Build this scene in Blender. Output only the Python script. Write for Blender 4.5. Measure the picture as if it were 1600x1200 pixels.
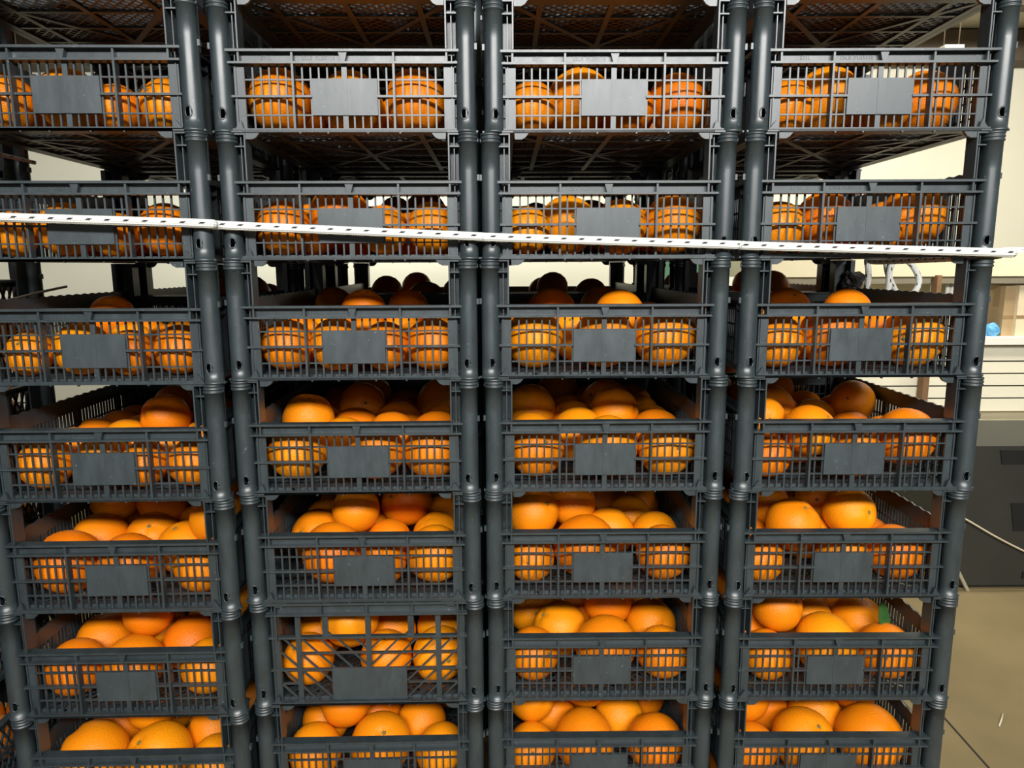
import bpy, bmesh, math, random
import numpy as np
from mathutils import Vector, Matrix

for o in list(bpy.data.objects):
    bpy.data.objects.remove(o)
scene = bpy.context.scene
C = scene.collection
random.seed(7)
RNG = np.random.default_rng(11)

# ------------------------------------------------------------------ camera
P = 0.33                       # spacing of a crate's two front posts (m)
F_PX, PITCH, ROLL = 1108.25, math.radians(9.4646), math.radians(-0.2372)
Z0, H = 1.06525 * P, 0.51912 * P
FLOOR = Z0 - 8 * H - 0.145     # floor level relative to the eye
CZ = -FLOOR                    # eye height above the floor
fw = Vector((0, math.cos(PITCH), -math.sin(PITCH)))
up0 = Vector((0, math.sin(PITCH), math.cos(PITCH)))
rt0 = Vector((1, 0, 0))
rt = rt0 * math.cos(ROLL) + up0 * math.sin(ROLL)
up = up0 * math.cos(ROLL) - rt0 * math.sin(ROLL)
cam_data = bpy.data.cameras.new('camera')
cam_data.sensor_width = 36
cam_data.lens = 36 * F_PX / 1600
cam_data.clip_start = 0.02
cam = bpy.data.objects.new('camera', cam_data)
C.objects.link(cam)
cam.matrix_world = Matrix(((rt.x, up.x, -fw.x, 0), (rt.y, up.y, -fw.y, 0), (rt.z, up.z, -fw.z, CZ), (0, 0, 0, 1)))
scene.camera = cam

def at(px, py, Y):
    """World point at distance Y in front of the eye for a direction read off the photo."""
    d = fw + rt * ((px - 800) / F_PX) + up * ((600 - py) / F_PX)
    return Vector((0, 0, CZ)) + d * (Y / d.y)

# ------------------------------------------------------------------ light
world = bpy.data.worlds.new('room_air')
scene.world = world
world.use_nodes = True
bg = world.node_tree.nodes['Background']
bg.inputs[0].default_value = (0.93, 0.97, 1.0, 1)
bg.inputs[1].default_value = 0.13

def area(name, loc, target, sx, sy, power, color):
    l = bpy.data.lights.new(name, 'AREA')
    l.shape = 'RECTANGLE'; l.size = sx; l.size_y = sy
    l.energy = power; l.color = color
    o = bpy.data.objects.new(name, l)
    C.objects.link(o)
    o.location = loc
    o.rotation_euler = (Vector(target) - Vector(loc)).to_track_quat('-Z', 'Y').to_euler()
    return o

area('aisle_lamp', (0.35, -1.45, CZ + 1.12), (0.15, 1.05, CZ - 0.15), 2.8, 0.24, 138, (1.0, 0.99, 0.965))
area('rear_lamp', (2.1, 2.45, CZ + 1.20), (2.1, 3.6, CZ - 0.6), 1.6, 0.3, 44, (1.0, 0.95, 0.82))
area('rear_lamp_two', (-0.9, 3.2, CZ + 1.20), (-0.9, 4.3, CZ - 0.6), 1.4, 0.3, 27, (0.95, 1.0, 0.94))

vs = scene.view_settings
vs.view_transform = 'Standard'; vs.look = 'None'; vs.gamma = 1.0; vs.use_curve_mapping = False
vs.exposure = 0.28

# ------------------------------------------------------------------ materials
def new_mat(name):
    m = bpy.data.materials.new(name); m.use_nodes = True
    nt = m.node_tree
    return m, nt, nt.nodes['Principled BSDF']

def simple(name, col, rough=0.6, noise=0.0, scale=8.0, spec=0.5, bump=0.0, bscale=60.0, metal=0.0, trans=0.0):
    m, nt, b = new_mat(name)
    b.inputs['Roughness'].default_value = rough
    b.inputs['Specular IOR Level'].default_value = spec
    b.inputs['Metallic'].default_value = metal
    b.inputs['Base Color'].default_value = (*col, 1)
    tc = nt.nodes.new('ShaderNodeTexCoord')
    if noise:
        n = nt.nodes.new('ShaderNodeTexNoise'); n.inputs['Scale'].default_value = scale; n.inputs['Detail'].default_value = 6
        r = nt.nodes.new('ShaderNodeValToRGB')
        r.color_ramp.elements[0].position = 0.3; r.color_ramp.elements[1].position = 0.72
        r.color_ramp.elements[0].color = (*[c * (1 - noise) for c in col], 1)
        r.color_ramp.elements[1].color = (*[min(1, c * (1 + noise)) for c in col], 1)
        nt.links.new(tc.outputs['Object'], n.inputs['Vector'])
        nt.links.new(n.outputs['Fac'], r.inputs['Fac']); nt.links.new(r.outputs['Color'], b.inputs['Base Color'])
    if bump:
        n2 = nt.nodes.new('ShaderNodeTexNoise'); n2.inputs['Scale'].default_value = bscale; n2.inputs['Detail'].default_value = 4
        bp = nt.nodes.new('ShaderNodeBump'); bp.inputs['Strength'].default_value = bump; bp.inputs['Distance'].default_value = 0.002
        nt.links.new(tc.outputs['Object'], n2.inputs['Vector'])
        nt.links.new(n2.outputs['Fac'], bp.inputs['Height']); nt.links.new(bp.outputs['Normal'], b.inputs['Normal'])
    return m

def plastic_mat(name, col, rough):
    m, nt, b = new_mat(name)
    b.inputs['Specular IOR Level'].default_value = 0.75
    tc = nt.nodes.new('ShaderNodeTexCoord'); oi = nt.nodes.new('ShaderNodeObjectInfo')
    add = nt.nodes.new('ShaderNodeVectorMath'); add.operation = 'ADD'
    nt.links.new(tc.outputs['Object'], add.inputs[0]); nt.links.new(oi.outputs['Random'], add.inputs[1])
    mp = nt.nodes.new('ShaderNodeMapping'); mp.inputs['Scale'].default_value = (1, 1, 0.35)
    nt.links.new(add.outputs[0], mp.inputs['Vector'])
    n = nt.nodes.new('ShaderNodeTexNoise'); n.inputs['Scale'].default_value = 55; n.inputs['Detail'].default_value = 8; n.inputs['Roughness'].default_value = 0.65
    nt.links.new(mp.outputs['Vector'], n.inputs['Vector'])
    r = nt.nodes.new('ShaderNodeValToRGB')
    r.color_ramp.elements[0].position = 0.32; r.color_ramp.elements[1].position = 0.78
    r.color_ramp.elements[0].color = (*[c * 0.78 for c in col], 1)
    r.color_ramp.elements[1].color = (*[c * 1.35 for c in col], 1)
    nt.links.new(n.outputs['Fac'], r.inputs['Fac'])
    # sparse pale scuffs and dust specks
    n3 = nt.nodes.new('ShaderNodeTexNoise'); n3.inputs['Scale'].default_value = 210; n3.inputs['Detail'].default_value = 2
    nt.links.new(add.outputs[0], n3.inputs['Vector'])
    th = nt.nodes.new('ShaderNodeMapRange'); th.inputs[1].default_value = 0.705; th.inputs[2].default_value = 0.77
    nt.links.new(n3.outputs['Fac'], th.inputs[0])
    mx = nt.nodes.new('ShaderNodeMix'); mx.data_type = 'RGBA'
    mx.inputs[7].default_value = (*[min(1, c * 3.4) for c in col], 1)
    nt.links.new(th.outputs[0], mx.inputs[0]); nt.links.new(r.outputs['Color'], mx.inputs[6])
    nt.links.new(mx.outputs[2], b.inputs['Base Color'])
    mr = nt.nodes.new('ShaderNodeMapRange'); mr.inputs[3].default_value = rough - 0.07; mr.inputs[4].default_value = rough + 0.12
    nt.links.new(n.outputs['Fac'], mr.inputs[0]); nt.links.new(mr.outputs[0], b.inputs['Roughness'])
    bp = nt.nodes.new('ShaderNodeBump'); bp.inputs['Strength'].default_value = 0.12; bp.inputs['Distance'].default_value = 0.001
    nt.links.new(n.outputs['Fac'], bp.inputs['Height']); nt.links.new(bp.outputs['Normal'], b.inputs['Normal'])
    return m

def orange_mat():
    m, nt, b = new_mat('orange_peel')
    b.inputs['Roughness'].default_value = 0.40
    b.inputs['Specular IOR Level'].default_value = 0.26
    tc = nt.nodes.new('ShaderNodeTexCoord'); oi = nt.nodes.new('ShaderNodeObjectInfo'); ge = nt.nodes.new('ShaderNodeNewGeometry')
    n = nt.nodes.new('ShaderNodeTexNoise'); n.inputs['Scale'].default_value = 9; n.inputs['Detail'].default_value = 3
    nt.links.new(ge.outputs['Position'], n.inputs['Vector'])
    r = nt.nodes.new('ShaderNodeValToRGB')
    e = r.color_ramp.elements
    e[0].position = 0.28; e[0].color = (0.64, 0.130, 0.003, 1)
    e[1].position = 0.75; e[1].color = (0.84, 0.285, 0.004, 1)
    nt.links.new(n.outputs['Fac'], r.inputs['Fac'])
    r2 = nt.nodes.new('ShaderNodeValToRGB')
    e = r2.color_ramp.elements
    e[0].position = 0.0; e[0].color = (0.70, 0.135, 0.002, 1)
    e[1].position = 1.0; e[1].color = (0.88, 0.325, 0.004, 1)
    nt.links.new(oi.outputs['Random'], r2.inputs['Fac'])
    mx = nt.nodes.new('ShaderNodeMix'); mx.data_type = 'RGBA'; mx.inputs[0].default_value = 0.55
    nt.links.new(r.outputs['Color'], mx.inputs[6]); nt.links.new(r2.outputs['Color'], mx.inputs[7])
    nt.links.new(mx.outputs[2], b.inputs['Base Color'])
    v = nt.nodes.new('ShaderNodeTexVoronoi'); v.inputs['Scale'].default_value = 520
    nt.links.new(ge.outputs['Position'], v.inputs['Vector'])
    bp = nt.nodes.new('ShaderNodeBump'); bp.inputs['Strength'].default_value = 0.4; bp.inputs['Distance'].default_value = 0.0012
    nt.links.new(v.outputs['Distance'], bp.inputs['Height']); nt.links.new(bp.outputs['Normal'], b.inputs['Normal'])
    return m

def rope_mat():
    m, nt, b = new_mat('white_braided_rope')
    b.inputs['Roughness'].default_value = 0.75
    uv = nt.nodes.new('ShaderNodeUVMap'); sp = nt.nodes.new('ShaderNodeSeparateXYZ')
    nt.links.new(uv.outputs['UV'], sp.inputs[0])
    def math_(op, a, bb=None):
        n = nt.nodes.new('ShaderNodeMath'); n.operation = op
        for i, v in enumerate((a, bb)):
            if v is None: continue
            if isinstance(v, (int, float)): n.inputs[i].default_value = v
            else: nt.links.new(v, n.inputs[i])
        return n.outputs[0]
    u, v = sp.outputs[0], sp.outputs[1]          # u: metres along, v: 0..1 round
    def fleck(phase, vc):
        sk = math_('ADD', u, math_('MULTIPLY', v, 0.05))
        f = math_('FRACT', math_('ADD', math_('DIVIDE', sk, 0.0245), phase))
        a = math_('LESS_THAN', f, 0.28)
        bnd = math_('LESS_THAN', math_('ABSOLUTE', math_('SUBTRACT', v, vc)), 0.034)
        return math_('MULTIPLY', a, bnd)
    tot = math_('MAXIMUM', fleck(0.0, 0.22), math_('MAXIMUM', fleck(0.5, 0.48), math_('MAXIMUM', fleck(0.2, 0.66), fleck(0.6, 0.93))))
    mx = nt.nodes.new('ShaderNodeMix'); mx.data_type = 'RGBA'
    mx.inputs[6].default_value = (0.66, 0.67, 0.64, 1); mx.inputs[7].default_value = (0.012, 0.012, 0.016, 1)
    nt.links.new(tot, mx.inputs[0]); nt.links.new(mx.outputs[2], b.inputs['Base Color'])
    h1 = math_('SINE', math_('ADD', math_('MULTIPLY', u, 900.0), math_('MULTIPLY', v, 37.7)))
    h2 = math_('SINE', math_('SUBTRACT', math_('MULTIPLY', u, 900.0), math_('MULTIPLY', v, 37.7)))
    bp = nt.nodes.new('ShaderNodeBump'); bp.inputs['Strength'].default_value = 0.5; bp.inputs['Distance'].default_value = 0.001
    nt.links.new(math_('MULTIPLY', h1, h2), bp.inputs['Height']); nt.links.new(bp.outputs['Normal'], b.inputs['Normal'])
    return m

M = {
    'plastic': plastic_mat('slate_black_plastic', (0.024, 0.034, 0.039), 0.37),
    'plastic_plate': plastic_mat('slate_plate_plastic', (0.029, 0.040, 0.046), 0.40),
    'orange': orange_mat(),
    'calyx': simple('dry_green_calyx', (0.16, 0.13, 0.03), 0.8, 0.3, 300),
    'rope': rope_mat(),
    'cord': simple('cream_cord', (0.62, 0.54, 0.40), 0.8),
    'leaf': simple('green_leaf', (0.025, 0.085, 0.015), 0.5, 0.3, 60),
    'wall': simple('cream_painted_wall', (0.86, 0.83, 0.68), 0.85, 0.05, 1.5),
    'ceil': simple('beige_ceiling_panel', (0.50, 0.46, 0.36), 0.9, 0.10, 2.0),
    'beam_dark': simple('dark_brown_beam', (0.10, 0.075, 0.05), 0.8, 0.2, 6),
    'beam_white': simple('white_painted_beam', (0.72, 0.70, 0.60), 0.7, 0.06, 5),
    'concrete': simple('dusty_beige_concrete', (0.215, 0.165, 0.082), 0.85, 0.16, 3.5, 0.3, 0.2, 30),
    'cream_metal': simple('cream_sheet_metal', (0.72, 0.65, 0.45), 0.5, 0.05, 4),
    'siding': simple('off_white_board', (0.84, 0.79, 0.62), 0.6, 0.06, 5),
    'dull_and_shadow': simple('dull_olive_board_and_shadow', (0.42, 0.38, 0.27), 0.7, 0.08, 5),  # dull boards; also colours the rack's painted shadow strips
    'shelf_white': simple('white_shelf_edge', (0.80, 0.79, 0.72), 0.45),
    'card': simple('brown_cardboard', (0.42, 0.30, 0.16), 0.85, 0.12, 12),
    'card_pale': simple('pale_cardboard', (0.66, 0.56, 0.38), 0.85, 0.08, 10),
    'tape': simple('parcel_tape', (0.30, 0.20, 0.10), 0.35),
    'blue_bag': simple('blue_plastic_film', (0.10, 0.34, 0.62), 0.3, 0.35, 40, bump=0.8, bscale=50),
    'grey_film': simple('grey_plastic_film', (0.55, 0.53, 0.56), 0.35, 0.3, 14, bump=0.9, bscale=25),
    'machine': simple('dark_grey_sheet_steel', (0.036, 0.037, 0.030), 0.55, 0.15, 5),
    'void': simple('black_rubber', (0.008, 0.008, 0.008), 0.7),
    'wood': simple('rough_pallet_wood', (0.36, 0.25, 0.14), 0.85, 0.25, 12),
    'post_brown': simple('brown_timber', (0.20, 0.11, 0.05), 0.7, 0.2, 20),
    'green': simple('green_tarpaulin', (0.09, 0.24, 0.15), 0.6, 0.15, 8),
    'white_plastic': simple('white_plastic_pipe', (0.82, 0.82, 0.78), 0.4),
    'strap': simple('black_strap', (0.012, 0.012, 0.013), 0.6),
}
lamp_m, nt, b = new_mat('glowing_tube')
b.inputs['Emission Color'].default_value = (1, 0.97, 0.85, 1); b.inputs['Emission Strength'].default_value = 2.5

# ------------------------------------------------------------------ mesh helpers
class MB:
    def __init__(s): s.v = []; s.f = []; s.smooth = []
    def box(s, x0, x1, y0, y1, z0, z1):
        n = len(s.v)
        s.v += [(x, y, z) for z in (z0, z1) for y in (y0, y1) for x in (x0, x1)]
        for q in ((0, 2, 3, 1), (4, 5, 7, 6), (0, 1, 5, 4), (2, 6, 7, 3), (0, 4, 6, 2), (1, 3, 7, 5)):
            s.f.append([n + i for i in q]); s.smooth.append(False)
        return s
    def prism_y(s, pts, y0, y1):
        """pts: outline in x,z; extruded along y"""
        n = len(s.v); k = len(pts)
        s.v += [(x, y0, z) for x, z in pts] + [(x, y1, z) for x, z in pts]
        s.f.append([n + i for i in range(k)]); s.f.append([n + k + i for i in reversed(range(k))])
        for i in range(k):
            j = (i + 1) % k
            s.f.append([n + j, n + i, n + k + i, n + k + j])
        s.smooth += [False] * (k + 2)
        return s
    def prism_x(s, pts, x0, x1):
        m = len(s.v)
        s.prism_y(pts, x0, x1)
        for i in range(m, len(s.v)):
            a, b_, c = s.v[i]; s.v[i] = (b_, a, c)
        return s
    def bar(s, a, b_, w, t, nrm):
        """flat bar from a to b, width w in plane, thickness t along nrm"""
        a = Vector(a); b_ = Vector(b_); nrm = Vector(nrm).normalized()
        d = (b_ - a).normalized(); side = d.cross(nrm).normalized()
        n = len(s.v)
        for p in (a, b_):
            for i, j in ((-1, -1), (1, -1), (1, 1), (-1, 1)):
                q = p + side * (i * w / 2) + nrm * (j * t / 2); s.v.append(tuple(q))
        for q in ((0, 1, 2, 3), (7, 6, 5, 4), (0, 4, 5, 1), (1, 5, 6, 2), (2, 6, 7, 3), (3, 7, 4, 0)):
            s.f.append([n + i for i in q]); s.smooth.append(False)
        return s
    def lathe(s, cx, cy, prof, seg, skip=None):
        n = len(s.v)
        for r, z in prof:
            for i in range(seg):
                a = 2 * math.pi * (i + 0.5) / seg
                s.v.append((cx + r * math.cos(a), cy + r * math.sin(a), z))
        for k in range(len(prof) - 1):
            for i in range(seg):
                if skip and skip(k, i): continue
                j = (i + 1) % seg
                s.f.append([n + k * seg + i, n + k * seg + j, n + (k + 1) * seg + j, n + (k + 1) * seg + i]); s.smooth.append(True)
        return s
    def tube(s, pts, r, seg=10, uv=None):
        pts = [Vector(p) for p in pts]
        n = len(s.v); L = 0; us = []
        nrm = None
        for i, p in enumerate(pts):
            t = (pts[min(i + 1, len(pts) - 1)] - pts[max(i - 1, 0)]).normalized()
            if nrm is None:
                ref = Vector((0, 0, 1)) if abs(t.z) < 0.9 else Vector((1, 0, 0))
                nrm = (ref - t * ref.dot(t)).normalized()
            else:
                nrm = (nrm - t * nrm.dot(t)).normalized()
            bn = t.cross(nrm)
            if i: L += (p - pts[i - 1]).length
            us.append(L)
            for k in range(seg):
                a = 2 * math.pi * k / seg
                s.v.append(tuple(p + (nrm * math.cos(a) + bn * math.sin(a)) * r))
        for i in range(len(pts) - 1):
            for k in range(seg):
                j = (k + 1) % seg
                s.f.append([n + i * seg + k, n + i * seg + j, n + (i + 1) * seg + j, n + (i + 1) * seg + k]); s.smooth.append(True)
                if uv is not None:
                    uv.append([(us[i], k / seg), (us[i], (k + 1) / seg), (us[i + 1], (k + 1) / seg), (us[i + 1], k / seg)])
        s.f.append([n + k for k in reversed(range(seg))]); s.f.append([n + (len(pts) - 1) * seg + k for k in range(seg)])
        s.smooth += [True, True]
        if uv is not None: uv += [[(0, 0)] * seg, [(L, 0)] * seg]
        return s
    def mesh(s, name, mat, scale=1.0):
        me = bpy.data.meshes.new(name)
        me.from_pydata([(x * scale, y * scale, z * scale) for x, y, z in s.v], [], s.f)
        me.polygons.foreach_set('use_smooth', s.smooth)
        me.materials.append(M[mat] if isinstance(mat, str) else mat)
        me.update()
        return me

def link(name, me, parent=None, loc=(0, 0, 0), rz=0.0):
    o = bpy.data.objects.new(name, me); C.objects.link(o)
    o.location = loc; o.rotation_euler = (0, 0, rz)
    if parent: o.parent = parent
    return o
def tag(o, label=None, cat=None, group=None, kind=None):
    if label: o['label'] = label
    if cat: o['category'] = cat
    if group: o['group'] = group
    if kind: o['kind'] = kind
    return o
def recalc(me):
    bm = bmesh.new(); bm.from_mesh(me); bmesh.ops.recalc_face_normals(bm, faces=bm.faces); bm.to_mesh(me); bm.free()
    return me

# ------------------------------------------------------------------ room shell
def wbox(name, x0, x1, y0, y1, z0, z1, mat, parent=None):
    c = ((x0 + x1) / 2, (y0 + y1) / 2, z0)
    me = MB().box(x0 - c[0], x1 - c[0], y0 - c[1], y1 - c[1], 0, z1 - z0).mesh(name, mat)
    if parent is not None:
        c = tuple(Vector(c) - parent.location)
    return link(name, me, parent, c)

CEIL = CZ + 1.36
tag(wbox('floor', -4.5, 5.5, -3.0, 4.7, -0.05, 0.0, 'concrete'), kind='structure')
tag(wbox('wall_back', -4.5, 5.5, 4.6, 4.7, 0.0, CEIL, 'wall'), kind='structure')
tag(wbox('ceiling', -4.5, 5.5, -3.0, 4.7, CEIL, CEIL + 0.05, 'ceil'), kind='structure')

# ------------------------------------------------------------------ crate parts (millimetres, front is -y)
HH = H * 1000.0                # pitch of one crate in the stack
YF = -210.0                    # front post axis
PX = 165.0

def m_post(sx):
    mb = MB()
    z = [0, 0, 3.2, 3.4, 17.5, 21, 26, 29.5, 120, 158, 158.2, 160.8, 161, 162.8, 163, 165.6, 165.8, 167.6, 167.8, HH - .6, HH - .6]
    r = [11, 14.4, 14.4, 13, 13, 13, 13, 13, 12.8, 12.8, 14.3, 14.3, 13.1, 13.1, 14.3, 14.3, 13.1, 13.1, 14.3, 14.3, 10.5]
    seg = 26
    front = [i for i in range(seg) if abs((((i + 1) / seg * 360) - 270 + sx * 8 + 180) % 360 - 180) < 14]
    mb.lathe(sx * PX, YF, list(zip(r, z)), seg, lambda k, i: k in (4, 5, 6) and i in front)
    # oval lip around the slot
    w = 4.6
    lip = []
    for k in range(17):
        a = 2 * math.pi * k / 16
        xx = w * math.cos(a) * 1.0 + sx * -1.8; zz = 23.5 + 7.6 * math.sin(a)
        lip.append((sx * PX + xx, YF - math.sqrt(max(0, 13.1 ** 2 - xx ** 2)), zz))
    mb.tube(lip, 0.85, 5)
    def bx(x0, x1, y0, y1, z0, z1):
        a, b_ = sorted((sx * x0, sx * x1)); mb.box(a, b_, y0, y1, z0, z1)
    bx(139.5, 158, -196, -193, 4, HH - 1.5)              # web
    bx(138, 140, -217.5, -193, 108, HH - 0.8)              # rib along the opening
    bx(145.5, 146.8, -211, -195, 4, HH - 2)               # thin second rib
    bx(138, 156, -217, -195, HH - 3, HH - 0.8)             # top lug
    bx(139, 156, -215, -195, 152.5, 154.2)                 # small shelf
    bx(139, 156, -219, -204, 0, 2.2)
    bx(161, 164, -200, -172, 4, HH - 1.5)                  # web along the side
    bx(158, 166, -174, -171, 110, HH - 1)
    bx(176, 181, -214, -206, 0.5, 3)                       # stub lugs on the outer side
    bx(176, 180.5, -213, -207, 108, 116)
    bx(176, 179.5, -212, -208, 160, 164)
    s = sx
    mb.prism_y([(s * 150, 4), (s * 138, 4), (s * 141.5, 16)], -216, -212)
    return recalc(mb.mesh('corner_post', 'plastic', 0.001))

def m_rim():
    mb = MB()
    mb.box(-156, 156, -219, -203, 103.8, 107.0)
    mb.box(-154, 154, -217.5, -203, 88.8, 91.6)
    mb.box(-141, 141, -209, -205.5, 91.6, 103.8)
    for x in (-68, 68): mb.box(x - 1.4, x + 1.4, -217, -209, 91.6, 103.8)
    mb.prism_y([(-2.6, 91.6), (2.6, 91.6), (6, 103.8), (-6, 103.8)], -216.5, -209)
    for x in (-139.5, 139.5): mb.box(x - 1.3, x + 1.3, -217, -209, 91.6, 103.8)
    mb.box(-1.4, 1.4, -217.5, -209, 103.6, 103.8)
    return mb.mesh('top_rim', 'plastic', 0.001)

def m_grid():
    mb = MB()
    for s in (-1, 1):
        a, b_ = sorted((s * 135, s * 149)); mb.box(a, b_, -209, -205.5, 3.5, 90)
        for k in (1, 2, 3, 4, 5): mb.box(s * 11.3 * k - 1.15 + s * .6, s * 11.3 * k + 1.15 + s * .6, -208.6, -205.8, 3.5, 90)
        for k in (1, 2, 3, 4, 5): mb.box(s * (68 + 11.2 * k) - 1.15, s * (68 + 11.2 * k) + 1.15, -208.6, -205.8, 3.5, 90)
        mb.box(s * 68 - 1.5, s * 68 + 1.5, -217, -205.5, 3.5, 90)
    mb.box(-3.6, 3.6, -209.4, -205.4, 3.5, 90)
    for z in (24, 70): mb.box(-136, 136, -209, -206, z - 1.0, z + 1.0)
    mb.box(-155, -44, -213, -205.6, 46.4, 49.4); mb.box(44, 155, -213, -205.6, 46.4, 49.4)
    return mb.mesh('front_grid', 'plastic', 0.001)

def m_base():
    mb = MB()
    mb.box(-152, 152, -218, -198, 0.2, 3.6)
    mb.box(-152, 152, -218, -215.5, 0.2, 5.2)
    for s in (-1, 1):
        mb.prism_y([(s * 137, 0.2), (s * 117, 0.2), (s * 122, -6), (s * 127, -8.6), (s * 136.5, -8.6)], -216, -211)
    for x in (-62, -24, 30, 74): mb.box(x, x + 2.2, -218.6, -214, -1.6, 0.2)
    return recalc(mb.mesh('base_flange', 'plastic', 0.001))

def m_plate():
    mb = MB()
    mb.box(-44.5, 44.5, -211.4, -208.7, 23.4, 71)
    mb.box(-3.6, 3.6, -211.8, -211.4, 24, 70.4)
    return mb.mesh('label_plate', 'plastic_plate', 0.001)

def m_side():
    mb = MB()
    n = 34
    pts = [(-199, 93), (199, 93)]
    for k in range(n + 1):
        y = 199 - 398 * k / n
        pts.append((y, 117.5 + (1.6 if k % 2 else -0.6)))
    mb.prism_x(pts, 149.6, 152.4)
    mb.box(152, 162, -199, 199, 107.5, 110.3)
    mb.box(152, 158, -199, 199, 92.6, 95.2)
    y = -193.0
    while y < 195:
        mb.box(149.8, 152.2, y - 2, y + 2, 9, 93); y += 9.4
    for z in (24, 47.5, 70): mb.box(149.6, 152.4, -199, 199, z - 1.1, z + 1.1)
    mb.box(148, 158, -199, 199, 0.4, 9)
    for y in (-130, 0, 130): mb.box(150, 158, y - 2, y + 2, 4, 108)
    return recalc(mb.mesh('side_wall', 'plastic', 0.001))

def m_side_x():
    mb = MB()
    mb.box(149.6, 152.6, -199, 199, 97, 106); mb.box(152, 162, -199, 199, 103.5, 106.5); mb.box(152, 158, -199, 199, 96, 98)
    mb.box(148, 158, -199, 199, 0.4, 9); mb.box(149.6, 153.5, -199, 199, 50, 53)
    for s_ in (-1, 1):
        y = -235.0
        while y < 235:
            y0, y1, z0, z1 = y, y + s_ * 44, 8.0, 97.0
            if -199 <= min(y0, y1) and max(y0, y1) <= 199:
                mb.bar((151, y0, z0), (151, y1, z1), 3.0, 2.4, (1, 0, 0))
            y += 14.7
    for y in (-130, 0, 130): mb.box(150, 158, y - 2, y + 2, 4, 104)
    return recalc(mb.mesh('side_wall', 'plastic', 0.001))

def m_floor():
    mb = MB()
    X, Y = 150.0, 204.0
    for s in (-1, 1):
        c = -(X + Y) + 6
        while c < X + Y:
            # line y = s*x + c inside the rectangle
            pts = []
            for x in (-X, X):
                y = s * x + c
                if abs(y) <= Y: pts.append((x, y))
            for y in (-Y, Y):
                x = s * (y - c)
                if abs(x) < X: pts.append((x, y))
            if len(pts) >= 2 and (Vector(pts[0]) - Vector(pts[1])).length > 8:
                mb.bar((*pts[0], 5.6 + .2 * s), (*pts[1], 5.6 + .2 * s), 3.0, 2.4, (0, 0, 1))
            c += 16.0
    for x in (-100, 0, 100): mb.box(x - 4, x + 4, -Y, Y, 1.2, 6.5)
    for y in (-136, -68, 0, 68, 136): mb.box(-X, X, y - 3.4, y + 3.4, 1.3, 6.4)
    for s in (-1, 1): mb.bar((-X, -s * Y, 2.8), (X, s * Y, 2.8), 9, 3, (0, 0, 1))
    mb.box(-X, -X + 12, -Y, Y, 0.6, 7); mb.box(X - 12, X, -Y, Y, 0.6, 7)
    mb.box(-X, X, -Y, -Y + 12, 0.6, 7); mb.box(-X, X, Y - 12, Y, 0.6, 7)
    return mb.mesh('floor_mesh', 'plastic', 0.001)

def m_letters(wd, xc0):
    """worn raised lettering in the rim band"""
    FONT = {'A': '010101111101101', 'T': '111010010010010', 'I': '010010010010010', 'L': '100100100100111',
            'S': '011100010001110', 'P': '110101110100100', 'K': '101101110101101', 'U': '101101101101111', 'E': '111100110100111'}
    mb = MB()
    def word(txt, xc, px=0.95):
        w = len(txt) * 4 * px
        x = xc - w / 2
        for ch in txt:
            g = FONT.get(ch)
            if g:
                for r in range(5):
                    for c in range(3):
                        if g[r * 3 + c] == '1':
                            mb.box(x + c * px, x + (c + 1) * px, -209.5, -209, 100.8 - (r + 1) * 1.15, 100.8 - r * 1.15)
            x += 4 * px
    word(wd, xc0)
    return mb.mesh('embossed_word', 'plastic_plate', 0.001)

def m_lat_panel():
    mb = MB()
    zt = 150.0
    mb.box(-156, 156, -218, -203, HH - 5, HH - 1.5)
    mb.box(-154, 154, -217, -203, zt - 1.5, zt + 1.5)
    mb.box(-141, 141, -209, -205.5, zt, HH - 4)
    for x in (-70, 0, 70): mb.box(x - 1.5, x + 1.5, -216.5, -209, zt, HH - 4)
    for s in (-1, 1):
        a, b_ = sorted((s * 137, s * 149)); mb.box(a, b_, -209, -205.5, 3.5, zt)
        mb.box(s * 108 - 4, s * 108 + 4, -210, -205.5, 3.5, zt)
        mb.box(s * 66 - 4.5, s * 66 + 4.5, -210, -205.5, 111, zt)
        mb.prism_y([(s * 61.5, 113), (s * 56, 113), (s * 61.5, 118)], -209, -206)
    mb.box(-4.2, 4.2, -210.5, -205.4, 3.5, zt)
    mb.box(-155, 155, -213, -205.5, 109, 112.6)
    mb.box(-155, 155, -211.5, -205.6, 54.6, 57.4)
    mb.box(-112, 136, -209.5, -206, 82, 84.4)
    mb.box(-136, -108, -209.5, -206, 31, 33.5); mb.box(60, 136, -209.5, -206, 31, 33.5)
    for s in (-1, 1):            # slanting bars rising away from the middle
        for k in range(-6, 12):
            # points x = s*(x0 + t), z = 4 + t
            x0 = -110 + 27.5 * k
            t0, t1 = 0.0, 106.0
            # clip to 4 < |x| < 137
            lo, hi = 4.0, 137.0
            # x grows with z
            xa, xb = x0, x0 + 106
            ta = max(t0, lo - x0); tb = min(t1, hi - x0)
            if tb - ta > 6:
                mb.bar((s * (x0 + ta), -207.4, 4 + ta), (s * (x0 + tb), -207.4, 4 + tb), 2.4, 2.6, (0, 1, 0))
    return recalc(mb.mesh('lattice_grid', 'plastic', 0.001))

def m_lat_plate():
    return MB().box(-58, 58, -212, -209, 5, 59).mesh('label_plate', 'plastic_plate', 0.001)

ME = dict(postL=m_post(-1), postR=m_post(1), rim=m_rim(), grid=m_grid(), base=m_base(), plate=m_plate(),
          side=m_side(), sidex=m_side_x(), floor=m_floor(), word1=m_letters('ATIL', -104), word2=m_letters('USLA PLASTIK', -34), lat=m_lat_panel(), latp=m_lat_plate())

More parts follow.
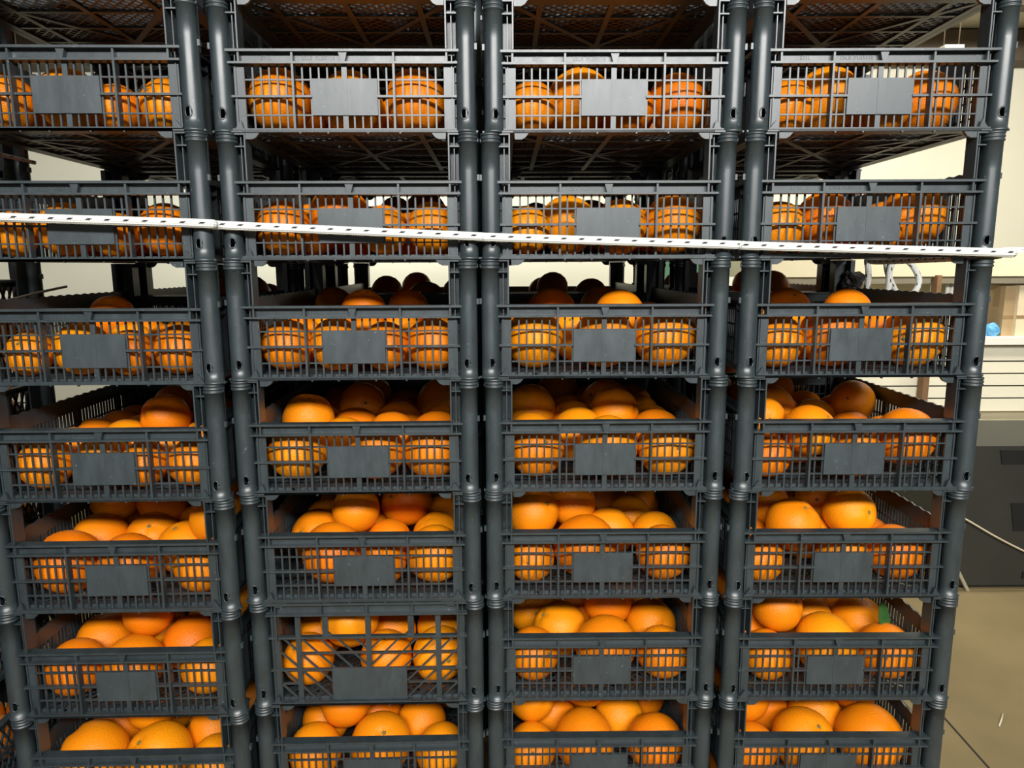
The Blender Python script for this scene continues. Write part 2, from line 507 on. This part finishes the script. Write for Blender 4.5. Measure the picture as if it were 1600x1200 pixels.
def crate(loc, rz, label, group, lattice=False, words=False, xside=False):
    root = bpy.data.objects.new('plastic_crate', None); C.objects.link(root)
    root.empty_display_size = 0.05
    root.location = loc; root.rotation_euler = (0, 0, rz)
    tag(root, label, 'crate', group)
    for r in (0.0, math.pi):
        link('corner_post', ME['postL'], root, rz=r); link('corner_post', ME['postR'], root, rz=r)
        link('side_wall', ME['sidex' if xside else 'side'], root, rz=r); link('base_flange', ME['base'], root, rz=r)
        if lattice:
            link('lattice_grid', ME['lat'], root, rz=r); link('label_plate', ME['latp'], root, rz=r)
        else:
            rim = link('top_rim', ME['rim'], root, rz=r)
            if r == 0.0 and words:
                tag(link('embossed_word', ME['word1'], rim), kind='stuff'); tag(link('embossed_word', ME['word2'], rim), kind='stuff')
            link('front_grid' if r == 0.0 else 'rear_grid', ME['grid'], root, rz=r)
            link('label_plate', ME['plate'], root, rz=r)
    link('floor_mesh', ME['floor'], root)
    return root

# ------------------------------------------------------------------ stacks
COLS = [(-2.28380, 2.99258, 0.02625, -0.0030), (-1.18399, 3.07791, 0.02086, 0.0011),
        (-0.08212, 3.11125, 0.00981, 0.0012), (1.03453, 3.10878, -0.00058, 0.0007)]
STACK = ['leftmost stack', 'second stack', 'third stack', 'rightmost stack']
ORD = ['topmost', 'first', 'second', 'third', 'fourth', 'fifth', 'sixth', 'seventh', 'eighth']
def col_frame(c):
    x, y, a, dz = COLS[c]
    d = Vector((math.cos(a), math.sin(a), 0)); n = Vector((-math.sin(a), math.cos(a), 0))
    mid = Vector((x, y, 0)) * P + d * (P / 2) + n * 0.210
    return mid, d, n, a, dz * P
DX = {(1, 2): 4.0, (2, 2): -2.0, (3, 2): -3.0, (1, 3): 0.5, (2, 3): -2.5, (4, 3): 3.5, (5, 3): -1.0, (6, 1): 2.0, (4, 1): -3.0,
      (3, 1): -1.5, (2, 1): 1.5, (3, 0): 2.0, (4, 0): -1.5, (5, 0): 1.5, (0, 2): 3.0, (6, 2): 1.5, (7, 0): 1.0}
crates = {}
for c in range(4):
    mid, d, n, a, dz = col_frame(c)
    for r in range(0, 9):
        z = CZ + Z0 - r * H + dz
        loc = mid + d * (DX.get((r, c), 0) / 1000) + Vector((0, 0, z))
        rz = a + random.uniform(-0.003, 0.003)
        if r == 0: lab = 'topmost dark plastic crate, only its underside in view, ' + STACK[c]
        elif (r, c) == (6, 1): lab = 'odd dark crate with slanting lattice front and low plate, sixth down, second stack'
        elif r == 8: lab = 'dark plastic crate below the lowest visible one, ' + STACK[c]
        elif r == 7: lab = 'dark plastic crate cut by the bottom picture edge, ' + STACK[c]
        elif r == 2: lab = 'dark slatted plastic crate crossed by the white rope, ' + STACK[c]
        else: lab = 'dark slatted plastic crate, ' + ORD[r] + ' full front down, ' + STACK[c]
        o = crate(loc, rz, lab, 'front crates of the orange stacks', (r, c) == (6, 1), 1 <= r <= 4)
        crates[(r, c)] = (loc, rz)
back = {}
for c in range(4):
    mid, d, n, a, dz = col_frame(c)
    for r in range(0, 9):
        z = CZ + Z0 - r * H + dz
        loc = mid + n * (0.472 + 0.006 * ((c * 7) % 3)) + d * (((c * 5 + 2) % 4 - 1.5) * 0.004) + Vector((0, 0, z))
        rz = a + 0.012 * ((c % 2) * 2 - 1)
        lab = 'dark crate standing behind the ' + (ORD[r] if r < 8 else 'hidden lowest') + ' crate of the ' + STACK[c]
        crate(loc, rz, lab, 'rear crates of the orange stacks')
        back[(r, c)] = (loc, rz)
side = {}
for r in range(0, 9):
    loc = Vector((-0.962, 0.985, CZ + Z0 - r * H + 0.036))
    lab = 'lattice-sided dark crate of the separate pile at far left, ' + (ORD[r] if r else 'uppermost') + ' down'
    crate(loc, 0.0, lab, 'crates of the separate pile at far left', xside=True)
    side[r] = (loc, 0.0)

# pallets that carry the stacks
def pallet(x0, x1, y0, y1, ztop, label):
    root = bpy.data.objects.new('wooden_pallet', None); C.objects.link(root)
    root.location = ((x0 + x1) / 2, (y0 + y1) / 2, 0)
    tag(root, label, 'pallet')
    w = (x1 - x0) / 2; dd = (y1 - y0) / 2
    for k in range(7):
        y = -dd + 0.045 + k * (2 * dd - 0.09) / 6
        link('plank', MB().box(-w, w, -0.045, 0.045, 0, 0.02).mesh('plank', 'wood'), root, (0, y, ztop - 0.02))
    for x in (-w + 0.06, 0, w - 0.06):
        link('bearer', MB().box(-0.05, 0.05, -dd, dd, 0, 0.02).mesh('bearer', 'wood'), root, (x, 0, ztop - 0.04))
        link('bearer', MB().box(-0.05, 0.05, -dd, dd, 0, 0.02).mesh('bearer', 'wood'), root, (x, 0, 0))
        for y in (-dd + 0.06, 0, dd - 0.06):
            link('block', MB().box(-0.05, 0.05, -0.06, 0.06, 0, ztop - 0.06).mesh('block', 'wood'), root, (x, y, 0.02))
PT = CZ + Z0 - 8 * H
pallet(-2.35 * P, 2.15 * P, 2.92 * P, 2.92 * P + 1.0, PT - 0.001, 'wooden pallet under the four stacks of crates')
pallet(-1.19, -0.83, 0.75, 1.22, PT + 0.035, 'wooden pallet under the separate pile at far left')

# ------------------------------------------------------------------ oranges
def sphere(seg, rings, oblate, bumps, seed):
    rg = random.Random(seed)
    ph = [(rg.uniform(0, 6.28), rg.uniform(0, 6.28), rg.randint(2, 4), rg.randint(1, 3)) for _ in range(3)]
    v = [(0, 0, 0)]; f = []
    def rad(th, la):
        k = 1.0
        for p1, p2, m1, m2 in ph: k += bumps * math.sin(m1 * la + p1) * math.sin(m2 * th + p2)
        return k
    def pt(th, la):
        r = rad(th, la if 0.001 < th < 3.14 else 0)
        dim = 1 - 0.09 * math.exp(-(th / 0.16) ** 2) - 0.05 * math.exp(-((math.pi - th) / 0.13) ** 2)
        return (r * math.sin(th) * math.cos(la), r * math.sin(th) * math.sin(la), r * math.cos(th) * oblate * dim)
    v = [pt(0, 0)]
    ths = [math.pi * (i / rings) for i in range(1, rings)]
    for th in ths:
        for k in range(seg): v.append(pt(th, 2 * math.pi * k / seg))
    v.append(pt(math.pi, 0))
    for k in range(seg): f.append([0, 1 + k, 1 + (k + 1) % seg])
    for i in range(len(ths) - 1):
        for k in range(seg):
            a = 1 + i * seg; b_ = a + seg; j = (k + 1) % seg
            f.append([a + k, b_ + k, b_ + j, a + j])
    a = 1 + (len(ths) - 1) * seg
    for k in range(seg): f.append([len(v) - 1, a + (k + 1) % seg, a + k])
    return v, f
ORM = []
for k, (ob, bu) in enumerate([(0.96, 0.010), (1.0, 0.012), (0.93, 0.009), (0.98, 0.016), (1.03, 0.012)]):
    v, f = sphere(28, 18, ob, bu, k)
    mb = MB(); mb.v = v; mb.f = f; mb.smooth = [True] * len(f)
    ORM.append((mb.mesh('orange_body', 'orange'), ob))
cal = MB()
for k in range(5):
    a = 2 * math.pi * k / 5
    cal.bar((0, 0, 0.010), (0.085 * math.cos(a), 0.085 * math.sin(a), 0.0), 0.05, 0.03, (0, 0, 1))
cal.lathe(0, 0, [(0.055, -0.03), (0.06, 0.02), (0.035, 0.05), (0.0, 0.05)], 8)
CAL = cal.mesh('calyx', 'calyx')

# front-row oranges read off the photo: (pixel centre, pixel width) per crate
FRONT = {
 (1,0): [(8,88),(98,98),(190,70),(254,80)], (1,1): [(428,98),(540,96),(655,98)], (1,2): [(812,78),(897,104),(984,76),(1070,96)], (1,3): [(1230,80),(1318,104),(1392,74),(1476,100)],
 (2,0): [(22,70),(88,84),(158,66),(262,82)], (2,1): [(432,84),(536,92),(620,72),(678,82)], (2,2): [(812,74),(892,94),(982,84),(1064,90)], (2,3): [(1234,80),(1318,88),(1380,70),(1455,96)],
 (3,0): [(34,70),(106,82),(212,70),(276,78)], (3,1): [(445,80),(528,82),(606,76),(680,80)], (3,2): [(838,92),(934,94),(1044,96)], (3,3): [(1214,84),(1310,100),(1432,92)],
 (4,0): [(52,78),(132,84),(212,74),(282,78)], (4,1): [(460,90),(585,86),(684,88)], (4,2): [(838,88),(935,94),(1038,90)], (4,3): [(1182,70),(1255,80),(1345,78),(1425,90)],
 (5,0): [(80,96),(178,92),(298,84)], (5,1): [(542,94),(612,72),(686,88)], (5,2): [(828,76),(918,100),(1045,84)], (5,3): [(1186,72),(1250,84),(1320,80),(1414,86)],
 (6,0): [(118,86),(212,90),(300,84)], (6,1): [(460,78),(540,92),(622,80),(690,84)], (6,2): [(832,80),(938,96),(1040,80)], (6,3): [(1196,76),(1293,98),(1398,84)],
 (7,0): [(130,100),(230,98),(318,82)], (7,1): [(480,82),(592,94),(682,80)], (7,2): [(820,76),(906,92),(1035,86)], (7,3): [(1198,76),(1276,94),(1376,98)],
}
NB = {1: (14, 0), 2: (14, 0), 3: (15, 3), 4: (16, 3), 5: (15, 4), 6: (13, 5), 7: (13, 5)}
ZTOP = {1: 112, 2: 114, 3: 124, 4: 126, 5: 142, 6: 148, 7: 150}

def relax(pos, rad, pinned, xl=148.0, yl=203.0, zf=7.2, ztop=163.0, it=260):
    n = len(rad)
    w = np.where(pinned, 0.15, 1.0)
    for k in range(it):
        pos[:, 2] -= 0.9 * w
        for _ in range(2):
            d = pos[:, None] - pos[None]
            dist = np.sqrt((d ** 2).sum(-1)) + np.eye(n) * 1e3 + 1e-6
            ov = (rad[:, None] + rad[None] - dist)
            ov = np.where(ov > 0, ov, 0)
            sh = (w[:, None] / (w[:, None] + w[None]))
            pos += (d / dist[..., None] * (ov * sh * 0.5)[..., None]).sum(1)
            pos[:, 0] = np.clip(pos[:, 0], -xl + rad, xl - rad)
            pos[:, 1] = np.clip(pos[:, 1], -yl + rad, yl - rad)
            pos[:, 2] = np.clip(pos[:, 2], zf + rad, ztop - rad)
    return pos

cand = []          # every orange: (score, world loc, radius, info)
for (r, c), fr in FRONT.items():
    loc, rz = crates[(r, c)]
    ca, sa = math.cos(rz), math.sin(rz)
    pos, rad, pin = [], [], []
    zl = loc.z + 0.050
    for px, w in fr:
        # distance along the view at the front layer of this crate
        Y = loc.y - 0.210 + 0.050
        for _ in range(3):
            d = fw + rt * ((px - 800) / F_PX)
            # find the image row of that height, then the point
            depth = Y * fw.y + (zl - CZ) * fw.z
            X = (px - 800) / F_PX * depth
            rr = w / 2 / F_PX * depth
        lx = ((X - loc.x) * ca + (Y - loc.y) * sa) * 1000
        rr = rr * 1000
        pos.append((lx, -203 + rr, 7.2 + rr)); rad.append(rr); pin.append(True)
    nb, nt_ = NB[r]
    mean = float(np.mean(rad))
    nb = int(round(nb * (40.0 / mean) ** 2)) if mean > 40 else nb + 1
    nrow = nb
    for k in range(nrow):
        rr = float(np.clip(RNG.normal(mean * 0.98, 2.2), 33, 46))
        pos.append((RNG.uniform(-100, 100), -100 + 290 * (k + 0.5) / nrow, 7.2 + rr)); rad.append(rr); pin.append(False)
    for k in range(nt_):
        rr = float(np.clip(RNG.normal(mean * 0.96, 2.0), 33, 45))
        pos.append((RNG.uniform(-100, 100), -120 + 310 * (k + 0.5) / nt_, 112)); rad.append(rr); pin.append(False)
    pos = relax(np.array(pos, float), np.array(rad), np.array(pin), ztop=ZTOP[r])
    order = sorted(range(len(rad)), key=lambda i: pos[i][1])
    nf = len(fr)
    rest = [i for i in range(nf, len(rad))]
    tops = sorted([i for i in rest if pos[i][2] > 78], key=lambda i: pos[i][1])
    lows = sorted([i for i in rest if pos[i][2] <= 78], key=lambda i: pos[i][1])
    def put(i, rowname, nth, bonus):
        p = pos[i]
        wl = Vector((loc.x + (p[0] * ca - p[1] * sa) / 1000, loc.y + (p[0] * sa + p[1] * ca) / 1000, loc.z + p[2] / 1000))
        cand.append((p[1] - bonus, wl, rad[i] / 1000, (rowname, nth, r, c)))
    for n_, i in enumerate(sorted(range(nf), key=lambda i: pos[i][0])): put(i, 'front row', n_ + 1, 600)
    rown = ['second row', 'third row', 'fourth row', 'fifth row', 'sixth row', 'seventh row']
    for g in range(0, len(lows), 3):
        for n_, i in enumerate(sorted(lows[g:g + 3], key=lambda i: pos[i][0])):
            put(i, rown[g // 3], n_ + 1, -160 if r <= 2 else 0)
    for g in range(0, len(tops), 3):
        for n_, i in enumerate(sorted(tops[g:g + 3], key=lambda i: pos[i][0])):
            put(i, 'top layer, ' + ['front', 'middle', 'rear', 'rearmost'][min(g // 3, 3)], n_ + 1, 60 if r > 2 else -160)
cand.sort(key=lambda t: t[0])
NTH = ['', 'first', 'second', 'third', 'fourth', 'fifth', 'sixth']
LIMIT = 292
def orange(wl, r, label, group):
    me, ob = random.choice(ORM)
    o = bpy.data.objects.new('orange', me); C.objects.link(o)
    o.location = wl; o.scale = (r, r, r)
    if random.random() < 0.6:    # bud or stem end turned towards the open side
        v = Vector((random.uniform(-0.8, 0.8), random.uniform(-1.0, -0.1), random.uniform(0.0, 1.0)))
    else:
        v = Vector((random.gauss(0, 1), random.gauss(0, 1), random.gauss(0, 1)))
    o.rotation_euler = v.to_track_quat('Z', 'Y').to_euler()
    tag(o, label, 'orange', group)
    k = bpy.data.objects.new('calyx', CAL); C.objects.link(k); k.parent = o
    k.location = (0, 0, ob * 0.915); k.rotation_euler = (0, 0, random.uniform(0, 6))
    return o
stuff = []
for n_, (sc, wl, rad_, (rowname, nth, r, c)) in enumerate(cand):
    if n_ < LIMIT:
        where = 'lowest crate' if r == 7 else ORD[r] + ' crate down'
        lab = 'orange in the %s, %s from left, %s, %s' % (rowname, NTH[nth], where, STACK[c])
        orange(wl, rad_, lab, 'oranges in the %s of the %s' % (where, STACK[c]))
    else:
        stuff.append((wl, rad_))
# generic fillings for the crates behind, above, below and at the side
packs = []
for k in range(4):
    pos, rad = [], []
    for i in range(18):
        rr = float(np.clip(RNG.normal(40, 2), 35, 45)); rad.append(rr)
        pos.append((RNG.uniform(-100, 100), -190 + 380 * (i + 0.5) / 18, 7.2 + rr))
    for i in range(3):
        rr = 38.0; rad.append(rr); pos.append((RNG.uniform(-90, 90), -120 + 110 * i, 112))
    packs.append((relax(np.array(pos), np.array(rad), np.zeros(len(rad), bool), it=200), rad))
kk = 0
for key, (loc, rz) in list(back.items()) + [(k, crates[k]) for k in crates if k[0] in (0, 8)] + [((9, r), side[r]) for r in side]:
    pos, rad = packs[kk % 4]; kk += 1
    fl = -1 if (kk // 4) % 2 else 1
    ca, sa = math.cos(rz), math.sin(rz)
    for p, rr in zip(pos, rad):
        px_, py_ = fl * p[0], fl * p[1]
        stuff.append((Vector((loc.x + (px_ * ca - py_ * sa) / 1000, loc.y + (px_ * sa + py_ * ca) / 1000, loc.z + p[2] / 1000)), rr / 1000))
bv, bf = sphere(18, 12, 0.97, 0.01, 5)
bv = np.array(bv)
vv, ff = [], []
for i, (wl, rr) in enumerate(stuff):
    q = np.array(Vector((random.gauss(0, 1), random.gauss(0, 1), random.gauss(0, 1))).to_track_quat('Z', 'Y').to_matrix())
    vv.append((bv @ q.T) * rr + np.array(wl)); ff += [[j + i * len(bv) for j in f] for f in bf]
me = bpy.data.meshes.new('packed_oranges')
me.from_pydata(np.concatenate(vv).tolist(), [], ff)
me.polygons.foreach_set('use_smooth', [True] * len(ff)); me.materials.append(M['orange']); me.update()
tag(link('packed_oranges', me), 'oranges packed deeper inside the crates and in the rear stacks', 'oranges', kind='stuff')

# ------------------------------------------------------------------ ropes
def smooth_path(pts, n=8):
    pts = [Vector(p) for p in pts]; out = []
    for i in range(len(pts) - 1):
        p0 = pts[max(i - 1, 0)]; p1 = pts[i]; p2 = pts[i + 1]; p3 = pts[min(i + 2, len(pts) - 1)]
        for k in range(n):
            t = k / n
            out.append(0.5 * ((2 * p1) + (p2 - p0) * t + (2 * p0 - 5 * p1 + 4 * p2 - p3) * t * t + (3 * p1 - p0 - 3 * p2 + p3) * t ** 3))
    out.append(pts[-1]); return out
def rope(name, pts, r, mat, label, n=8, seg=12, cat='rope'):
    uv = []
    mb = MB().tube(smooth_path(pts, n), r, seg, uv)
    me = mb.mesh(name, mat)
    lay = me.uv_layers.new(name='UVMap')
    flat = [c for f in uv for p in f for c in p]
    lay.data.foreach_set('uv', flat)
    return tag(link(name, me), label, cat)
def post_front(c, s, extra=0.0):
    x, y, a, dz = COLS[c]
    return Vector((x + s * math.cos(a), y + s * math.sin(a), 0)) * P + Vector((0, -0.0143 - 0.0063 - extra, 0))
RY = {(0, 0): 337, (0, 1): 349, (1, 0): 352.5, (1, 1): 369, (2, 0): 371, (2, 1): 382.5, (3, 0): 384.5, (3, 1): 394.5}
pts = []
p = post_front(0, 0); pts.append(Vector((p.x - 0.0125, p.y + 0.0045, at(-61, 336, p.y).z)))
for c in range(4):
    for s in (0, 1):
        p = post_front(c, s)
        # direction of the post in the picture fixes the rope's height there
        for _ in range(1):
            px = 800 + F_PX * (p.x / (p.y * fw.y))
        pts.append(Vector((p.x, p.y, at(px, RY[(c, s)], p.y).z)))
e = pts[-1]
pts += [e + Vector((0.0145, 0.0075, -0.0006)), e + Vector((0.0235, 0.022, -0.0015)), e + Vector((0.0262, 0.06, -0.004)), e + Vector((0.0262, 0.36, -0.010))]
Y0 = e.y + 0.40
pts += [at(x, y, Y0 + 0.05 + k * 0.006) for k, (x, y) in enumerate([(1356, 405), (1357, 422), (1356, 440), (1353, 468), (1362, 490), (1381, 476), (1388, 450), (1390, 425), (1394, 408), (1386, 402), (1386, 420), (1392, 440), (1402, 458), (1416, 468), (1430, 455), (1436, 438), (1428, 418), (1414, 405), (1398, 398)])]
rope('tie_rope', pts, 0.0062, 'rope', 'white braided rope with black flecks stretched across the four stacks', 8)
Yk = 1.62
def lp(l, Y=Yk): return [at(x, y, Y + k * 0.006) for k, (x, y) in enumerate(l)]
rope('side_rope', [(-0.7865, 0.70, CZ + 0.168), (-0.7865, 0.95, CZ + 0.170), (-0.7865, 1.10, CZ + 0.172), (-0.7865, 1.215, CZ + 0.171)], 0.0034, 'rope', 'thin white rope along the side of the separate pile at far left')
rope('cream_cord', [(-0.7835, 0.80, CZ - 0.081), (-0.7835, 1.08, CZ - 0.053), (-0.7835, 1.19, CZ - 0.040), (-0.7835, 1.26, CZ - 0.033)], 0.0022, 'cord', 'thin cream cord slanting along the separate pile at far left', cat='cord')

# ------------------------------------------------------------------ background right
def pbox(name, l, r, t, b_, Y, depth, mat, label=None, cat=None, parent=None, group=None):
    A = at(l, t, Y); B = at(r, b_, Y); ym = (t + b_) / 2
    o = wbox(name, at(l, ym, Y).x, at(r, ym, Y).x, Y, Y + depth, B.z, A.z, mat, parent)
    return tag(o, label, cat, group) if label else o
YS = 2.95
base = bpy.data.objects.new('storage_rack', None); C.objects.link(base)
base.location = (at(1500, 900, YS).x, YS, 0)
tag(base, 'cream metal storage rack with boarded lower front beyond the stacks', 'rack')
XR = 1960
pbox('top_panel', 1160, XR, 396, 430, YS, 0.55, 'cream_metal', parent=base)
pbox('painted_shadow_strip', 1160, XR, 430, 441, YS + 0.03, 0.05, 'dull_and_shadow', parent=base)  # dark strip standing in for the shadow under the top panel
pbox('back_panel', 1160, XR, 441, 530, YS + 0.50, 0.03, 'cream_metal', parent=base)
pbox('shelf', 1160, XR, 529, 537, YS - 0.01, 0.55, 'shelf_white', parent=base)
pbox('shelf_shadow_strip', 1160, XR, 537, 545, YS + 0.03, 0.03, 'dull_and_shadow', parent=base)  # shadow beneath the shelf, put in as a dull-coloured strip
yy = 545
for k in range(5):
    pbox('board', 1160, XR, yy + 0.8, yy + 18.6, YS + 0.01, 0.03, 'siding', parent=base); yy += 19.2
pbox('board', 1160, XR, 641, 660, YS + 0.05, 0.03, 'dull_and_shadow', parent=base)
pbox('board', 1160, XR, 662, 683, YS - 0.03, 0.09, 'siding', parent=base)
pbox('board', 1160, XR, 684, 712, YS - 0.04, 0.09, 'siding', parent=base)
A = at(1160, 712, YS + .1); B = at(XR, 712, YS + .1)
wbox('plinth', A.x, B.x, YS + 0.06, YS + 0.5, 0, A.z, 'dull_and_shadow', base)
pbox('upright', 1440, 1449, 545, 712, YS - 0.04, 0.04, 'post_brown', parent=base)
pbox('upright', 1461, 1468, 430, 529, YS - 0.02, 0.04, 'post_brown', parent=base)
for nm, l, r_ in (('leftmost', 1447, 1452), ('second', 1454, 1459), ('third', 1471, 1476), ('rightmost', 1478, 1483)):
    A = at((l + r_) / 2, 435, YS + 0.1); B = at((l + r_) / 2, 528, YS + 0.1)
    tag(link('plastic_pipe', MB().lathe(0, 0, [(0, 0), (0.009, 0), (0.009, A.z - B.z), (0, A.z - B.z)], 12).mesh('plastic_pipe', 'white_plastic'), None, B),
        nm + ' of the white pipes standing on the rack shelf', 'pipe', 'white pipes on the rack shelf')
# things on the rack
def carton(l, r_, t, Y, depth, mat, label, rz):
    A = at(l, t, Y); B = at(r_, 529, Y); hgt = A.z - B.z; w = B.x - A.x
    root = bpy.data.objects.new('cardboard_box', None); C.objects.link(root)
    root.location = ((A.x + B.x) / 2, Y + depth / 2, B.z + 0.0005); root.rotation_euler = (0, 0, rz)
    tag(root, label, 'box', 'boxes on the rack shelf')
    link('carton_body', MB().box(-w / 2, w / 2, -depth / 2, depth / 2, 0, hgt).mesh('carton_body', mat), root)
    link('tape', MB().box(-w / 2 - .001, w / 2 + .001, -.02, .02, hgt * .6, hgt + .001).mesh('tape', 'tape'), root)
    link('flap_seam', MB().box(-w * .5 - .0006, w * .5 + .0006, -depth / 2 - .001, -depth / 2, hgt * .38, hgt * .44).mesh('flap_seam', 'tape'), root)
carton(1572, 1592, 447, YS + 0.05, 0.10, 'card', 'brown cardboard box with dark tape on the rack shelf', 0)
carton(1594, 1680, 446, YS + 0.03, 0.22, 'card_pale', 'pale cardboard box at the picture edge on the rack shelf', 0)
carton(1530, 1568, 452, YS + 0.16, 0.16, 'card_pale', 'pale beige carton behind the blue bag on the rack shelf', 0.05)
def blob(name, c, sx, sy, sz, mat, label, cat, seed):
    rg = random.Random(seed); bm = bmesh.new()
    bmesh.ops.create_icosphere(bm, subdivisions=3, radius=1)
    for v in bm.verts:
        k = 1 + 0.16 * math.sin(5 * v.co.x + 3 * v.co.z + seed) + 0.10 * math.sin(9 * v.co.y - 6 * v.co.z) + rg.uniform(-.05, .05)
        v.co = Vector((v.co.x * sx * k, v.co.y * sy * k, max(v.co.z * sz * k, -sz * 0.8) + sz * 0.8))
    me = bpy.data.meshes.new(name); bm.to_mesh(me); bm.free(); me.materials.append(M[mat])
    return tag(link(name, me, None, c), label, cat)
c_ = at(1546, 528.5, YS + 0.07)
blob('plastic_bag', c_, 0.030, 0.03, 0.036, 'blue_bag', 'crumpled blue plastic bag on the rack shelf beside the rightmost stack', 'bag', 3)
c_ = at(1585, 396, YS + 0.15)
blob('plastic_sheet', c_, 0.13, 0.12, 0.014, 'grey_film', 'crumpled grey plastic film lying on top of the cream rack', 'sheet', 5)
c_ = at(1331, 452, 1.415)
blob('black_strap', c_, 0.021, 0.018, 0.020, 'strap', 'bunched black strap tied at the rear corner of the rightmost stack', 'strap', 8)
# dark machine
YM = 2.42
ml = at(1492, 800, YM).x; mr = ml + 1.5; mt = at(1560, 697, YM).z
mroot = bpy.data.objects.new('machine_cabinet', None); C.objects.link(mroot)
mroot.location = ((ml + mr) / 2, YM, 0)
tag(mroot, 'low dark grey steel cabinet with black openings on the floor at right', 'cabinet')
wbox('body', ml, mr, YM, YM + 0.42, 0.012, mt, 'machine', mroot)
wbox('plinth', ml + 0.01, mr, YM + 0.012, YM + 0.40, 0, 0.014, 'void', mroot)
def rec(l, r_, t, b_, sk):
    A = at(l, t, YM); B = at(r_, b_, YM); cx = (A.x + B.x) / 2
    pts = [(A.x - cx, A.z), (B.x - cx, A.z), (B.x - cx, B.z), (A.x - cx + sk, B.z)]
    me = recalc(MB().prism_y(pts, -0.004, 0.01).mesh('opening', 'void'))
    link('opening', me, mroot, (cx - mroot.location.x, 0, 0))
rec(1562, 1640, 703, 725, 0.012); rec(1579, 1660, 786, 829, 0.02); rec(1597, 1700, 893, 903, 0.0)
strip = bpy.data.objects.new
me = MB().prism_y([(0, 0), (0.012, 0), (-0.03, 0.075), (-0.042, 0.075)], -0.02, -0.008).mesh('bracket', 'dull_and_shadow')
b0 = at(1511, 917, YM - 0.02); link('bracket', recalc(me), mroot, (b0.x - mroot.location.x, 0, 0))
rope('power_cord', [at(x, y, YM - 0.02) for x, y in ((1470, 790), (1512, 813), (1555, 838), (1600, 861), (1660, 888), (1720, 905))], 0.0032, 'cord', 'thin pale cord slanting across the dark steel cabinet', cat='cord')
# green tarpaulin block and rear clutter glimpsed between the crates
pbox('tarpaulin_bundle', 1040, 1110, 405, 520, 3.3, 0.3, 'green', 'green tarpaulin-covered bundle glimpsed behind the third stack', 'bundle')
A = at(1040, 520, 3.3); B = at(1110, 520, 3.3)
wbox('stool_under_bundle', A.x, B.x, 3.3, 3.6, 0, A.z - 0.0005, 'dull_and_shadow')
tag(bpy.data.objects['stool_under_bundle'], 'dull wooden stand under the green bundle behind the third stack', 'stand')

# ceiling beams, hanging lamp
def beam(name, p0, p1, w, h, mat, label):
    me = MB().bar((0, 0, 0), Vector(p1) - Vector(p0), w, h, (0, 0, 1)).mesh(name, mat)
    tag(link(name, me, None, p0), kind='structure')
beam('trim_1', (-4.4, 3.75, CEIL - 0.06), (5.4, 3.75, CEIL - 0.06), 0.10, 0.12, 'beam_dark', '')
beam('trim_2', (-4.4, 4.50, CZ + 1.265), (5.4, 4.50, CZ + 1.265), 0.16, 0.17, 'beam_dark', '')
beam('trim_3', (2.55, 1.6, CEIL - 0.05), (3.75, 4.5, CEIL - 0.05), 0.07, 0.09, 'beam_white', '')
beam('trim_4', (3.05, 1.6, CEIL - 0.05), (4.25, 4.5, CEIL - 0.05), 0.07, 0.09, 'beam_dark', '')
lr = bpy.data.objects.new('tube_lamp', None); C.objects.link(lr)
lc = at(1485, 83, 3.55); lr.location = (lc.x, lc.y, lc.z)
tag(lr, 'small hanging lamp glimpsed above the first crate rim, rightmost stack', 'lamp')
link('lamp_body', MB().box(-0.045, 0.045, -0.03, 0.03, 0.012, 0.03).mesh('lamp_body', 'beam_white'), lr)
link('tube', MB().tube([(-0.042, 0, 0), (0.042, 0, 0)], 0.012, 10).mesh('tube', lamp_m), lr)
for x in (-0.035, 0.035):
    link('hanger_wire', MB().tube([(x, 0, 0.028), (x, 0, CEIL - lc.z)], 0.003, 6).mesh('hanger_wire', 'beam_dark'), lr)

# a leaf left among the fruit
lf = MB()
outl = [(0, 0), (.010, .008), (.013, .022), (.009, .040), (0, .056), (-.009, .040), (-.013, .022), (-.010, .008)]
lf.prism_y([(x, z) for x, z in outl], 0, 0.0012)
def pix(p):
    q = p - Vector((0, 0, CZ)); d = q.dot(fw)
    return 800 + F_PX * q.dot(rt) / d, 600 - F_PX * q.dot(up) / d
best = min((t for t in cand if t[3][2:] == (6, 3)), key=lambda t: (pix(t[1] + Vector((0, 0, t[2])))[0] - 1378) ** 2 + (pix(t[1] + Vector((0, 0, t[2])))[1] - 965) ** 2)
o = link('leaf', recalc(lf.mesh('leaf', 'leaf')), None, best[1] + Vector((0, 0, best[2] - 0.014)))
o.rotation_euler = (-0.5, 0.3, 0.3)
tag(o, 'small green leaf among oranges, sixth crate down, rightmost stack', 'leaf')

# joint and straw on the concrete
fl = bpy.data.objects['floor']
A = at(1470, 1117, 1.0); 
def on_floor(px, py):
    d = fw + rt * ((px - 800) / F_PX) + up * ((600 - py) / F_PX)
    return Vector((0, 0, CZ)) + d * (-CZ / d.z)
p0 = on_floor(1440, 1082); p1 = on_floor(1600, 1262)
link('expansion_joint', MB().bar(p0 - fl.location + Vector((0, 0, 0.0006)), p1 - fl.location + Vector((0, 0, 0.0006)), 0.005, 0.0012, (0, 0, 1)).mesh('expansion_joint', 'void'), fl)
p0 = on_floor(1561, 1136); p1 = on_floor(1567, 1117)
mid = (p0 + p1) / 2 + Vector((0, 0, 0.0025))
tag(link('straw', MB().tube([p0 - mid + Vector((0, 0, 0.0025)), (0.002, 0.001, 0.001), p1 - mid + Vector((0, 0, 0.0025))], 0.0022, 6).mesh('straw', 'cord'), None, mid), 'short pale straw lying on the concrete floor at right', 'straw')
